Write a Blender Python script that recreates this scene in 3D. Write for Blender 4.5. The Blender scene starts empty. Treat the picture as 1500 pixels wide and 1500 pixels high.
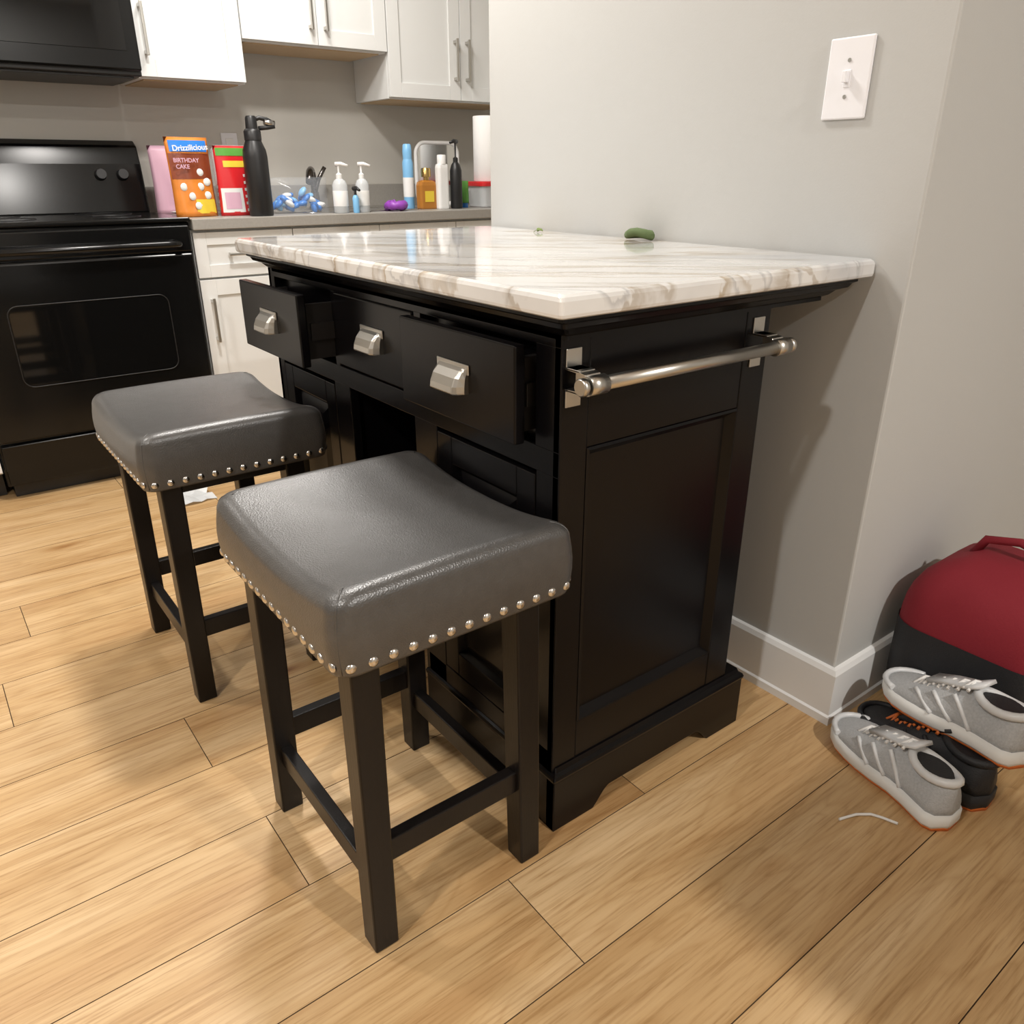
import bpy, bmesh, math, random
from mathutils import Vector, Matrix
random.seed(4)
S=bpy.context.scene
# ------------------------------------------------------------------ materials
def mat(name,col,rough=.5,metal=0,spec=.5,bump=0,bscale=200,var=0,vscale=5,coat=0,trans=0,alpha=1,stretch=None,sheen=0):
    m=bpy.data.materials.new(name);m.use_nodes=True;nt=m.node_tree
    b=nt.nodes['Principled BSDF'];b.inputs['Base Color'].default_value=(*col,1)
    b.inputs['Roughness'].default_value=rough;b.inputs['Metallic'].default_value=metal
    b.inputs['Specular IOR Level'].default_value=spec
    b.inputs['Coat Weight'].default_value=coat;b.inputs['Transmission Weight'].default_value=trans
    b.inputs['Alpha'].default_value=alpha
    tc=nt.nodes.new('ShaderNodeTexCoord');mp=nt.nodes.new('ShaderNodeMapping')
    nt.links.new(tc.outputs['Object'],mp.inputs[0])
    if stretch: mp.inputs['Scale'].default_value=stretch
    n=nt.nodes.new('ShaderNodeTexNoise');n.inputs['Scale'].default_value=vscale;n.inputs['Detail'].default_value=5
    nt.links.new(mp.outputs[0],n.inputs['Vector'])
    mx=nt.nodes.new('ShaderNodeMix');mx.data_type='RGBA'
    mx.inputs[6].default_value=(*[c*(1-var) for c in col],1);mx.inputs[7].default_value=(*[min(1,c*(1+var)) for c in col],1)
    nt.links.new(n.outputs['Fac'],mx.inputs[0]);nt.links.new(mx.outputs[2],b.inputs['Base Color'])
    if bump:
        n2=nt.nodes.new('ShaderNodeTexNoise');n2.inputs['Scale'].default_value=bscale;n2.inputs['Detail'].default_value=3
        nt.links.new(mp.outputs[0],n2.inputs['Vector'])
        bp=nt.nodes.new('ShaderNodeBump');bp.inputs['Strength'].default_value=bump;bp.inputs['Distance'].default_value=.002
        nt.links.new(n2.outputs['Fac'],bp.inputs['Height']);nt.links.new(bp.outputs[0],b.inputs['Normal'])
    return m
def ramp(nt,stops):
    r=nt.nodes.new('ShaderNodeValToRGB');e=r.color_ramp.elements
    while len(e)>1:e.remove(e[-1])
    e[0].position=stops[0][0];e[0].color=(*stops[0][1],1)
    for p,c in stops[1:]:
        k=e.new(p);k.color=(*c,1)
    return r
def mixc(nt,mode,fac,a,b):
    m=nt.nodes.new('ShaderNodeMix');m.data_type='RGBA';m.blend_type=mode
    for i,v in ((0,fac),(6,a),(7,b)):
        if hasattr(v,'links') or hasattr(v,'is_output'): nt.links.new(v,m.inputs[i])
        elif i==0: m.inputs[0].default_value=v
        else: m.inputs[i].default_value=(*v,1)
    return m.outputs[2]
def floor_mat():
    m=bpy.data.materials.new("oak_laminate");m.use_nodes=True;nt=m.node_tree;L=nt.links;N=nt.nodes
    b=N['Principled BSDF']
    tc=N.new('ShaderNodeTexCoord');at=N.new('ShaderNodeAttribute');at.attribute_name='rnd'
    add=N.new('ShaderNodeVectorMath');add.operation='MULTIPLY_ADD'
    L.new(at.outputs['Color'],add.inputs[0]);add.inputs[1].default_value=(13,17,9);L.new(tc.outputs['Object'],add.inputs[2])
    def mapn(s):
        mp=N.new('ShaderNodeMapping');mp.inputs['Scale'].default_value=s;L.new(add.outputs[0],mp.inputs[0]);return mp.outputs[0]
    n1=N.new('ShaderNodeTexNoise');n1.inputs['Scale'].default_value=1;n1.inputs['Detail'].default_value=3;n1.inputs['Roughness'].default_value=.5;n1.inputs['Distortion'].default_value=.6
    L.new(mapn((7,.9,1)),n1.inputs['Vector'])
    r1=ramp(nt,[(.28,(.46,.275,.122)),(.45,(.56,.37,.182)),(.58,(.62,.43,.232)),(.75,(.66,.475,.275))]);L.new(n1.outputs['Fac'],r1.inputs[0])
    ml=N.new('ShaderNodeMath');ml.operation='MULTIPLY';ml.inputs[1].default_value=16;L.new(n1.outputs['Fac'],ml.inputs[0])
    fr=N.new('ShaderNodeMath');fr.operation='FRACT';L.new(ml.outputs[0],fr.inputs[0])
    rr=ramp(nt,[(0,(.78,.70,.60)),(.25,(1,1,1)),(.8,(1,1,1)),(1,(.82,.76,.68))]);L.new(fr.outputs[0],rr.inputs[0])
    c=mixc(nt,'MULTIPLY',.45,r1.outputs[0],rr.outputs[0])
    n2=N.new('ShaderNodeTexNoise');n2.inputs['Scale'].default_value=1;n2.inputs['Detail'].default_value=5;n2.inputs['Roughness'].default_value=.65
    L.new(mapn((190,7,1)),n2.inputs['Vector'])
    r2=ramp(nt,[(.32,(.66,.58,.48)),(.5,(.95,.94,.92)),(.62,(1,1,1))]);L.new(n2.outputs['Fac'],r2.inputs[0])
    c=mixc(nt,'MULTIPLY',.9,c,r2.outputs[0])
    n5=N.new('ShaderNodeTexNoise');n5.inputs['Scale'].default_value=1;n5.inputs['Detail'].default_value=3
    L.new(mapn((40,1.3,1)),n5.inputs['Vector'])
    r6=ramp(nt,[(.35,(.82,.77,.70)),(.6,(1,1,1))]);L.new(n5.outputs['Fac'],r6.inputs[0])
    c=mixc(nt,'MULTIPLY',.6,c,r6.outputs[0])
    v=N.new('ShaderNodeTexVoronoi');v.inputs['Scale'].default_value=1;L.new(mapn((5.5,1.8,1)),v.inputs['Vector'])
    r3=ramp(nt,[(0,(.25,.14,.07)),(.03,(.45,.30,.19)),(.08,(.80,.70,.58)),(.15,(1,1,1))]);L.new(v.outputs['Distance'],r3.inputs[0])
    n3=N.new('ShaderNodeTexNoise');n3.inputs['Scale'].default_value=2.2;L.new(add.outputs[0],n3.inputs['Vector'])
    r4=ramp(nt,[(.42,(0,0,0)),(.52,(1,1,1))]);L.new(n3.outputs['Fac'],r4.inputs[0])
    c=mixc(nt,'MULTIPLY',r4.outputs[0],c,r3.outputs[0])
    r5=ramp(nt,[(0,(.92,.91,.89)),(1,(1.0,1.0,1.0))]);L.new(at.outputs['Fac'],r5.inputs[0])
    c=mixc(nt,'MULTIPLY',1.0,c,r5.outputs[0])
    L.new(c,b.inputs['Base Color']);b.inputs['Roughness'].default_value=.40
    bp=N.new('ShaderNodeBump');bp.inputs['Strength'].default_value=.15;bp.inputs['Distance'].default_value=.002
    L.new(n2.outputs['Fac'],bp.inputs['Height']);L.new(bp.outputs[0],b.inputs['Normal'])
    return m
def marble_mat():
    m=bpy.data.materials.new("polished_marble");m.use_nodes=True;nt=m.node_tree;L=nt.links;N=nt.nodes
    b=N['Principled BSDF'];tc=N.new('ShaderNodeTexCoord')
    def mp(s,r):
        q=N.new('ShaderNodeMapping');q.vector_type='TEXTURE';q.inputs['Rotation'].default_value=(0,0,r);q.inputs['Scale'].default_value=[1/k for k in s]
        L.new(tc.outputs['Object'],q.inputs[0]);return q.outputs[0]
    def vein(s,r,dist,lo,hi,col):
        n=N.new('ShaderNodeTexNoise');n.inputs['Scale'].default_value=1;n.inputs['Detail'].default_value=6;n.inputs['Roughness'].default_value=.5;n.inputs['Distortion'].default_value=dist
        L.new(mp(s,r),n.inputs['Vector'])
        mid=tuple((1+c)/2 for c in col)
        rr=ramp(nt,[(.5-hi,(1,1,1)),(.5-hi*.45,mid),(.5-lo,col),(.5+lo,col),(.5+hi*.3,(1,1,1))]);L.new(n.outputs['Fac'],rr.inputs[0]);return rr.outputs[0]
    n0=N.new('ShaderNodeTexNoise');n0.inputs['Scale'].default_value=1;n0.inputs['Detail'].default_value=4
    L.new(mp((1.6,5,5),.85),n0.inputs['Vector'])
    r0=ramp(nt,[(.32,(.50,.51,.53)),(.45,(.69,.685,.675)),(.7,(.77,.765,.75))]);L.new(n0.outputs['Fac'],r0.inputs[0])
    nm=N.new('ShaderNodeTexNoise');nm.inputs['Scale'].default_value=3.0;nm.inputs['Detail'].default_value=2;L.new(tc.outputs['Object'],nm.inputs['Vector'])
    rm=ramp(nt,[(.34,(.1,.1,.1)),(.52,(1,1,1))]);L.new(nm.outputs['Fac'],rm.inputs[0])
    c=mixc(nt,'MULTIPLY',rm.outputs[0],r0.outputs[0],vein((1.0,7,3),.9,.25,.005,.040,(.62,.52,.40)))
    c=mixc(nt,'MULTIPLY',.75,c,vein((.8,4.5,3),.8,.35,.004,.032,(.62,.55,.47)))
    c=mixc(nt,'MULTIPLY',.6,c,vein((1.3,8,4),.65,.4,.003,.035,(.56,.56,.58)))
    L.new(c,b.inputs['Base Color']);b.inputs['Roughness'].default_value=.10
    b.inputs['Coat Weight'].default_value=.4;b.inputs['Coat Roughness'].default_value=.04
    return m
def leather_mat():
    m=bpy.data.materials.new("grey_leather");m.use_nodes=True;nt=m.node_tree;L=nt.links;N=nt.nodes
    b=N['Principled BSDF'];tc=N.new('ShaderNodeTexCoord')
    v=N.new('ShaderNodeTexVoronoi');v.inputs['Scale'].default_value=420;L.new(tc.outputs['Object'],v.inputs['Vector'])
    n=N.new('ShaderNodeTexNoise');n.inputs['Scale'].default_value=60;n.inputs['Detail'].default_value=4;L.new(tc.outputs['Object'],n.inputs['Vector'])
    r=ramp(nt,[(.3,(.050,.048,.046)),(.7,(.062,.060,.058))]);L.new(n.outputs['Fac'],r.inputs[0]);L.new(r.outputs[0],b.inputs['Base Color'])
    b.inputs['Roughness'].default_value=.36
    bp=N.new('ShaderNodeBump');bp.inputs['Strength'].default_value=.30;bp.inputs['Distance'].default_value=.001;L.new(v.outputs['Distance'],bp.inputs['Height'])
    n2=N.new('ShaderNodeTexNoise');n2.inputs['Scale'].default_value=14;n2.inputs['Detail'].default_value=1;n2.inputs['Distortion'].default_value=.5;L.new(tc.outputs['Object'],n2.inputs['Vector'])
    b2=N.new('ShaderNodeBump');b2.inputs['Strength'].default_value=.04;b2.inputs['Distance'].default_value=.008;L.new(n2.outputs['Fac'],b2.inputs['Height'])
    L.new(bp.outputs[0],b2.inputs['Normal']);L.new(b2.outputs[0],b.inputs['Normal'])
    b.inputs['Specular IOR Level'].default_value=.85
    return m
M=dict(
 floor=floor_mat(),marble=marble_mat(),leather=leather_mat(),
 wall=mat("wall_paint_grey",(.47,.472,.460),.75,bump=.08,bscale=350,var=.015),
 kwall=mat("kitchen_wall_paint",(.55,.53,.485),.36,bump=.08,bscale=350,var=.015),
 ceil=mat("ceiling_paint",(.8,.80,.79),.9,var=.01),
 trim=mat("trim_white",(.76,.765,.76),.45,var=.01),
 cab=mat("cabinet_white",(.74,.75,.74),.38,var=.01),
 raw=mat("cabinet_raw_wood",(.55,.40,.24),.6,var=.1,stretch=(3,40,3)),
 lam=mat("grey_countertop_laminate",(.30,.285,.26),.4,var=.12,vscale=120),
 black=mat("black_painted_wood",(.0030,.0026,.003),.26,spec=.24,var=.2,bump=.05,bscale=60,stretch=(1,1,.2)),
 espresso=mat("espresso_wood",(.007,.0055,.005),.34,spec=.30,var=.3,bump=.12,bscale=90,stretch=(4,4,.4)),
 nickel=mat("brushed_nickel",(.56,.545,.51),.30,1,bump=.05,bscale=300,stretch=(1,1,8)),
 nail=mat("nailhead_nickel",(.66,.64,.61),.22,1),
 steel=mat("stainless",(.5,.5,.5),.25,1),
 dsteel=mat("dark_steel",(.14,.13,.125),.25,1),
 blk=mat("black_enamel",(.004,.004,.004),.16,spec=.35),
 blkp=mat("black_plastic",(.012,.012,.013),.4),
 glass=mat("oven_glass",(.004,.004,.004),.05),
 wood_in=mat("drawer_box_dark",(.010,.008,.007),.5),
 white=mat("white_plastic",(.8,.8,.79),.35),
 plate=mat("switch_plate_white",(.80,.80,.83),.3),
 screw=mat("screw_metal",(.5,.5,.48),.35,1),
 orange=mat("orange_foil_print",(.68,.22,.03),.35,var=.35,vscale=14),
 brown=mat("brown_print",(.22,.045,.015),.35,var=.3,vscale=14),
 blue=mat("blue_plastic",(.03,.20,.62),.3),
 lblue=mat("light_blue_plastic",(.22,.50,.80),.35),
 red=mat("red_plastic",(.60,.02,.025),.3),
 redf=mat("red_fabric",(.20,.006,.016),.8,bump=.3,bscale=300),
 pink=mat("pink_plastic",(.62,.38,.48),.4),
 purple=mat("purple_plastic",(.28,.06,.42),.4),
 yellow=mat("yellow_print",(.75,.55,.05),.4),
 green=mat("green_print",(.10,.32,.05),.4),
 amber=mat("amber_liquid",(.42,.17,.03),.12),
 gold=mat("gold_metal",(.6,.42,.16),.25,1),
 clear=mat("clear_film",(.85,.85,.87),.12,alpha=.28),
 film=mat("thin_clear_film",(.8,.85,.9),.12,alpha=.10),
 clearp=mat("frosted_plastic",(.75,.78,.80),.2,alpha=.6),
 paper=mat("paper_towel",(.84,.84,.83),.95,bump=.4,bscale=120),
 olive=mat("olive_fabric",(.09,.13,.05),.85,bump=.3,bscale=400),
 leaf=mat("dry_leaf_green",(.12,.17,.04),.8,var=.3,vscale=60),
 mesh=mat("grey_mesh_fabric",(.42,.43,.44),.8,bump=.6,bscale=500,var=.25,vscale=250),
 silver=mat("silver_overlay",(.62,.63,.64),.35),
 foam=mat("white_foam",(.72,.72,.70),.6),
 shblack=mat("black_shoe_fabric",(.012,.012,.014),.6,bump=.4,bscale=400),
 shor=mat("orange_rubber",(.65,.16,.03),.5),
 lace=mat("white_lace",(.75,.74,.72),.8),
 mirror=mat("mirror_glass",(.75,.77,.78),.08,1),
 lamp=mat("lamp_diffuser",(.9,.9,.88),.5),
)
# ------------------------------------------------------------------ mesh helpers
def empty(name,loc):
    e=bpy.data.objects.new(name,None);e.location=loc;e.empty_display_size=.05
    bpy.context.collection.objects.link(e);e['_loc']=loc;return e
def fin(name,bm,m,parent=None,smooth=False,bevel=0,seg=2,recalc=True):
    if recalc: bmesh.ops.recalc_face_normals(bm,faces=bm.faces)
    me=bpy.data.meshes.new(name);bm.to_mesh(me);bm.free()
    if isinstance(m,(list,tuple)):
        for q in m:me.materials.append(q)
    else: me.materials.append(m)
    for p in me.polygons:p.use_smooth=smooth
    o=bpy.data.objects.new(name,me);bpy.context.collection.objects.link(o)
    if bevel:
        b=o.modifiers.new("bevel",'BEVEL');b.width=bevel;b.segments=seg;b.limit_method='ANGLE';b.angle_limit=math.radians(35)
    if parent:
        o.parent=parent;o.matrix_parent_inverse=Matrix.Translation(Vector(parent['_loc'])).inverted()
    return o
def addbox(bm,x0,x1,y0,y1,z0,z1,mi=0):
    v=[bm.verts.new((x,y,z)) for x in (x0,x1) for y in (y0,y1) for z in (z0,z1)]
    for f in ((0,1,3,2),(4,6,7,5),(0,4,5,1),(2,3,7,6),(0,2,6,4),(1,5,7,3)):
        bm.faces.new([v[i] for i in f]).material_index=mi
def box(name,x0,x1,y0,y1,z0,z1,m,parent=None,bevel=.002,seg=2):
    bm=bmesh.new();addbox(bm,x0,x1,y0,y1,z0,z1);return fin(name,bm,m,parent,bevel=bevel,seg=seg)
def prism(name,pts,axis,a0,a1,m,parent=None,bevel=0,smooth=False):
    bm=bmesh.new()
    def P(p,a):
        if axis==0:return (a,p[0],p[1])
        if axis==1:return (p[0],a,p[1])
        return (p[0],p[1],a)
    A=[bm.verts.new(P(p,a0)) for p in pts];B=[bm.verts.new(P(p,a1)) for p in pts];n=len(pts)
    bm.faces.new(A);bm.faces.new(B[::-1])
    for i in range(n):bm.faces.new((A[i],A[(i+1)%n],B[(i+1)%n],B[i]))
    return fin(name,bm,m,parent,bevel=bevel,smooth=smooth)
def addtube(bm,pts,r,n=12,closed=False,cap=True):
    pts=[Vector(p) for p in pts];rings=[];N=len(pts)
    prev=None
    for i,p in enumerate(pts):
        if closed:t=(pts[(i+1)%N]-pts[i-1])
        else:t=(pts[min(i+1,N-1)]-pts[max(i-1,0)])
        t.normalize()
        if prev is None:
            a=Vector((0,0,1)) if abs(t.z)<.9 else Vector((1,0,0));u=t.cross(a).normalized()
        else:u=(prev-t*prev.dot(t)).normalized()
        prev=u;w=t.cross(u);rr=r[i] if isinstance(r,(list,tuple)) else r
        rings.append([bm.verts.new(p+(u*math.cos(2*math.pi*k/n)+w*math.sin(2*math.pi*k/n))*rr) for k in range(n)])
    for i in range(N if closed else N-1):
        A=rings[i];B=rings[(i+1)%N]
        for k in range(n):bm.faces.new((A[k],A[(k+1)%n],B[(k+1)%n],B[k]))
    if cap and not closed:bm.faces.new(rings[0]);bm.faces.new(rings[-1][::-1])
def tube(name,pts,r,m,parent=None,n=12,closed=False,smooth=True,bevel=0):
    bm=bmesh.new();addtube(bm,pts,r,n,closed)
    o=fin(name,bm,m,parent,smooth=False)
    for p in o.data.polygons:p.use_smooth=smooth and len(p.vertices)==4
    return o
def lathe(name,c,prof,m,parent=None,n=28,sx=1,sy=1,smooth=True):
    bm=bmesh.new();rings=[]
    for r,z in prof:
        rings.append([bm.verts.new((c[0]+r*sx*math.cos(2*math.pi*k/n),c[1]+r*sy*math.sin(2*math.pi*k/n),c[2]+z)) for k in range(n)])
    for a,b in zip(rings,rings[1:]):
        for k in range(n):bm.faces.new((a[k],a[(k+1)%n],b[(k+1)%n],b[k]))
    bm.faces.new(rings[0][::-1]);bm.faces.new(rings[-1])
    o=fin(name,bm,m,parent)
    for p in o.data.polygons:p.use_smooth=smooth and len(p.vertices)==4
    if smooth:
        e=o.modifiers.new("es",'EDGE_SPLIT');e.split_angle=math.radians(40)
    return o
def loft(name,rings,m,parent=None,smooth=True,caps=True,closed=True):
    bm=bmesh.new();R=[[bm.verts.new(p) for p in r] for r in rings];n=len(R[0])
    for a,b in zip(R,R[1:]):
        for k in range(n if closed else n-1):bm.faces.new((a[k],a[(k+1)%n],b[(k+1)%n],b[k]))
    if caps:bm.faces.new(R[0][::-1]);bm.faces.new(R[-1])
    return fin(name,bm,m,parent,smooth=smooth)
def rrect(hx,hy,r,n=6):
    o=[]
    for cx,cy,a in ((hx-r,hy-r,0),(-hx+r,hy-r,90),(-hx+r,-hy+r,180),(hx-r,-hy+r,270)):
        for k in range(n+1):
            t=math.radians(a+90*k/n);o.append((cx+r*math.cos(t),cy+r*math.sin(t)))
    return o

# ------------------------------------------------------------------ room shell
KX=-3.73; W=1.350; WX=-.68; WL=-1.875; CH=2.45
def floor():
    bm=bmesh.new();ly=bm.loops.layers.float_color.new('rnd')
    pitch=.188
    g=.0009
    known={0:.565,1:.886,2:.30,3:-.35,4:.265,5:.75}
    xs=[];x=-.570+pitch*15
    while x>-3.9:
        xs.append(x);x-=pitch
    for j,xr in enumerate(xs):
        k=j-15
        off=known.get(k,random.uniform(-.6,.6))
        y=off-1.22*3
        while y<3.2:
            y1=min(y+1.22,3.2);
            if y1>-3.0:
                yy=max(y,-3.0);c=(random.random(),random.random(),random.random(),1)
                v=[bm.verts.new(q) for q in ((xr-pitch+g,yy+g,0),(xr-g,yy+g,0),(xr-g,y1-g,0),(xr-pitch+g,y1-g,0))]
                w=[bm.verts.new(q) for q in ((xr-pitch,yy,-.0022),(xr,yy,-.0022),(xr,y1,-.0022),(xr-pitch,y1,-.0022))]
                fs=[bm.faces.new(v)]
                for a in range(4):fs.append(bm.faces.new((w[a],w[(a+1)%4],v[(a+1)%4],v[a])))
                for n_,f in enumerate(fs):
                    for l in f.loops:l[ly]=c
                    f.material_index=0 if n_==0 else 1
            y+=1.22
    x0=xs[-1]-pitch;x1=xs[0]
    addbox(bm,x0,x1,-3.0,3.2,-.06,-.0025,1)
    return fin("floor",bm,[M['floor'],mat("plank_seam",(.10,.055,.025),.8)],recalc=True)
floor()
box("wall_partition",WL,WX,W,3.1,0,CH,M['wall'],bevel=.004)
box("wall_kitchen",KX-.1,KX,-2.9,3.0,0,CH,M['kwall'],bevel=0)
box("wall_kitchen_end",KX,WL,2.85,2.95,0,CH,M['kwall'],bevel=0)
box("wall_front",KX,2.2,-2.9,-2.8,0,CH,M['wall'],bevel=0)
box("wall_side",2.2,2.3,-2.9,3.1,0,CH,M['wall'],bevel=0)
box("wall_hall_end",WX,2.2,3.0,3.1,0,CH,M['wall'],bevel=0)
box("ceiling",KX-.1,2.3,-2.9,3.1,CH,CH+.06,M['ceil'],bevel=0)
def baseb(name,pts):
    prof=[(0,0),(.017,0),(.017,.018),(.013,.022),(.013,.118),(.008,.128),(0,.130)]
    bm=bmesh.new();rs=[]
    n=len(pts)
    for i,p in enumerate(pts):
        p=Vector((*p,0));
        d0=(p-Vector((*pts[i-1],0))).normalized() if i>0 else None
        d1=(Vector((*pts[i+1],0))-p).normalized() if i<n-1 else None
        n0=Vector((d0.y,-d0.x,0)) if d0 else None;n1=Vector((d1.y,-d1.x,0)) if d1 else None
        nn=(n0+n1)/(1+n0.dot(n1)) if (n0 and n1) else (n0 or n1)
        rs.append([bm.verts.new(p+nn*a+Vector((0,0,z))) for a,z in prof])
    m=len(prof)
    for a,b in zip(rs,rs[1:]):
        for k in range(m):bm.faces.new((a[k],a[(k+1)%m],b[(k+1)%m],b[k]))
    bm.faces.new(rs[0]);bm.faces.new(rs[-1][::-1])
    return fin(name,bm,M['trim'])
baseb("baseboard_partition",[(WL,W),(WX,W),(WX,3.0)])
# ------------------------------------------------------------------ kitchen island
I=empty("kitchen_island",(-1.33,.95,0))
CX0,CX1,CY0,CY1,ZT=-1.885,-.739,.636,1.345,.932
bx0,bx1,by0,by1=-1.845,-.800,.692,1.150
hx,hy=(CX1-CX0)/2,(CY1-CY0)/2;ccx,ccy=(CX0+CX1)/2,(CY0+CY1)/2
def slab(name,lv,m,r=.008,smooth=False):
    rings=[]
    for ins,z in lv:
        rings.append([(ccx+a,ccy+b,z) for a,b in rrect(hx-ins,hy-ins,max(.001,r-ins*.0),4)])
    o=loft(name,rings,m,I,smooth=smooth);return o
o=slab("marble_top",[(.004,.902),(.001,.904),(0,.908),(0,.924),(.002,.929),(.006,.932)],M['marble'],r=.006)
slab("top_moulding",[(.056,.862),(.056,.868),(.048,.872),(.040,.880),(.026,.885),(.022,.892),(.016,.895),(.016,.902)],M['black'])
KN0,KN1=-1.475,-1.195
box("carcass_top",bx0+.006,bx1-.014,by0+.02,by1,.66,.866,M['black'],I,.001)
box("carcass_pedestal_right",KN1,bx1-.014,by0+.02,by1,.03,.66,M['black'],I,.001)
box("carcass_pedestal_left",bx0+.006,KN0,by0+.02,by1,.03,.66,M['black'],I,.001)
box("kneehole_back",KN0,KN1,by1-.02,by1,.03,.66,M['black'],I,.001)
xs0,xs1=bx1-.016,bx1
box("side_stile_front",xs0,xs1,by0,by0+.052,.10,.870,M['black'],I)
box("side_stile_back",xs0,xs1,by1-.062,by1,.10,.870,M['black'],I)
box("side_rail_top",xs0,xs1-.0005,by0+.052,by1-.062,.700,.870,M['black'],I)
box("side_rail_bottom",xs0,xs1-.0005,by0+.052,by1-.062,.10,.208,M['black'],I)
def panelframe(name,axis,pos,a0,a1,z0,z1,w,dep,parent,m):
    bm=bmesh.new();L=[]
    for ins,d in ((0,.001),(w*.25,.003),(w*.45,-.001),(w,-dep)):
        pts=[(a0+ins,z0+ins),(a1-ins,z0+ins),(a1-ins,z1-ins),(a0+ins,z1-ins)]
        L.append([bm.verts.new((pos+d,p[0],p[1]) if axis==0 else (p[0],pos-d,p[1])) for p in pts])
    for A,B in zip(L,L[1:]):
        for k in range(4):bm.faces.new((A[k],A[(k+1)%4],B[(k+1)%4],B[k]))
    bm.faces.new(L[-1])
    return fin(name,bm,m,parent)
panelframe("side_panel",0,xs1-.001,by0+.052,by1-.062,.208,.700,.016,.011,I,M['black'])
box("left_end_panel",bx0,bx0+.016,by0,by1,.10,.870,M['black'],I)
box("front_top_rail",bx0,bx1-.001,by0,by0+.02,.850,.872,M['black'],I,.0015)
box("front_mid_rail",bx0,bx1-.001,by0,by0+.02,.662,.702,M['black'],I,.0015)
for nm,a,b in (("r",-.856,bx1-.001),("cr",-1.192,-1.168),("cl",-1.518,-1.500),("l",bx0,-1.812)):
    box("front_stile_"+nm,a,b,by0,by0+.02,.70,.852,M['black'],I,.0015)
for nm,a,b in (("r",-.853,bx1-.001),("cr",KN1-.01,-1.130),("cl",-1.535,KN0+.01),("l",bx0,-1.808)):
    box("lower_stile_"+nm,a,b,by0,by0+.02,.10,.664,M['black'],I,.0015)
for nm,a,b in (("r",KN1,bx1-.001),("l",bx0,KN0)):
    box("lower_rail_"+nm,a,b,by0,by0+.02,.10,.165,M['black'],I,.0015)
def bdoor(nm,a,b,z0,z1):
    y=by0-.001
    for q,(p0,p1,r0,r1) in enumerate(((a,a+.045,z0,z1),(b-.045,b,z0,z1),(a+.045,b-.045,z0,z0+.05),(a+.045,b-.045,z1-.05,z1))):
        box("door_%s_frame_%d"%(nm,q),p0,p1,y,y+.018,r0,r1,M['black'],I,.002)
    bm=bmesh.new();L=[]
    a2,b2,c2,d2=a+.045,b-.045,z0+.05,z1-.05
    for ins,d in ((0,.001),(.006,.012),(.010,.012),(.035,.002)):
        L.append([bm.verts.new(p) for p in ((a2+ins,y+d,c2+ins),(b2-ins,y+d,c2+ins),(b2-ins,y+d,d2-ins),(a2+ins,y+d,d2-ins))])
    for A,B in zip(L,L[1:]):
        for k in range(4):bm.faces.new((A[k],A[(k+1)%4],B[(k+1)%4],B[k]))
    bm.faces.new(L[-1]);fin("door_%s_panel"%nm,bm,M['black'],I)
bdoor("right",-1.128,-.855,.168,.655);bdoor("left",-1.806,-1.537,.168,.655)
def arch(a0,a1,h,foot,rise):
    p=[(a0,0),(a0+foot,0)]
    for k in range(9):
        t=k/8;p.append((a0+foot+.012+.03*t,rise*(.35+.65*math.sin(t*math.pi/2))))
    for k in range(9):
        t=1-k/8;p.append((a1-foot-.012-.03*t,rise*(.35+.65*math.sin(t*math.pi/2))))
    p+=[(a1-foot,0),(a1,0),(a1,h),(a0,h)];return p
P0=by0-.003;P1=by1+.045;PX=bx1+.010
prism("plinth_side",arch(P0,P1,.108,.095,.036),0,bx1-.012,PX,M['black'],I,.0015)
prism("plinth_left",arch(P0,P1,.108,.095,.036),0,bx0-.008,bx0+.012,M['black'],I,.0015)
prism("plinth_front_right",arch(KN1-.008,PX-.001,.108,.07,.036),1,P0,P0+.02,M['black'],I,.0015)
prism("plinth_front_left",arch(bx0-.008,KN0+.008,.108,.07,.036),1,P0,P0+.02,M['black'],I,.0015)
for nm,x0_,x1_ in (("r",KN1-.008,PX),("l",bx0-.008,KN0+.008)):
    hx_,hy_=(x1_-x0_)/2,(P1-P0)/2;cx_,cy_=(x0_+x1_)/2,(P0+P1)/2
    loft("plinth_cap_"+nm,[[(cx_+a,cy_+b,z) for a,b in rrect(hx_-i_,hy_-i_,.003,2)] for i_,z in ((.001,.106),(-.002,.110),(-.003,.115),(-.001,.120),(.005,.124),(.008,.132))],M['black'],I,smooth=False)
# drawers
def cup_pull(nm,cx,y,cz,w=.080,h=.042):
    bm=bmesh.new()
    def sec(x,k,top):
        return [(x,0,h*.46*1.0),(x,.004,h*.46),(x,.010*k,h*.36*top),(x,.020*k,h*.12*top),(x,.0255*k,-h*.18),(x,.027*k,-h*.42),(x,.0245*k,-h*.46),(x,.0,-h*.46)]
    xs=[(-w/2,.30,.9),(-w/2+.004,.75,.97),(-w/2+.010,.97,1),(w/2-.010,.97,1),(w/2-.004,.75,.97),(w/2,.30,.9)]
    R=[[bm.verts.new((cx+x,y-d,cz+z)) for x,d,z in sec(*q)] for q in xs]
    n=8
    for A,B in zip(R,R[1:]):
        for i in range(n-2):bm.faces.new((A[i],A[i+1],B[i+1],B[i]))
    bm.faces.new(R[0][:n]);bm.faces.new(R[-1][:n][::-1])
    xs2=[-w/2+.008,w/2-.008]
    R2=[[bm.verts.new((cx+x,y-d,cz+z)) for d,z in ((.023,-h*.46),(.022,-h*.2),(.014,h*.15),(.002,h*.3))] for x in xs2]
    for i in range(3):bm.faces.new((R2[0][i],R2[0][i+1],R2[1][i+1],R2[1][i]))
    addbox(bm,cx-w/2-.004,cx+w/2+.004,y-.003,y,cz+h*.22,cz+h*.60)
    o=fin("cup_pull_"+nm,bm,M['nickel'],I,bevel=.0012)
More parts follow.
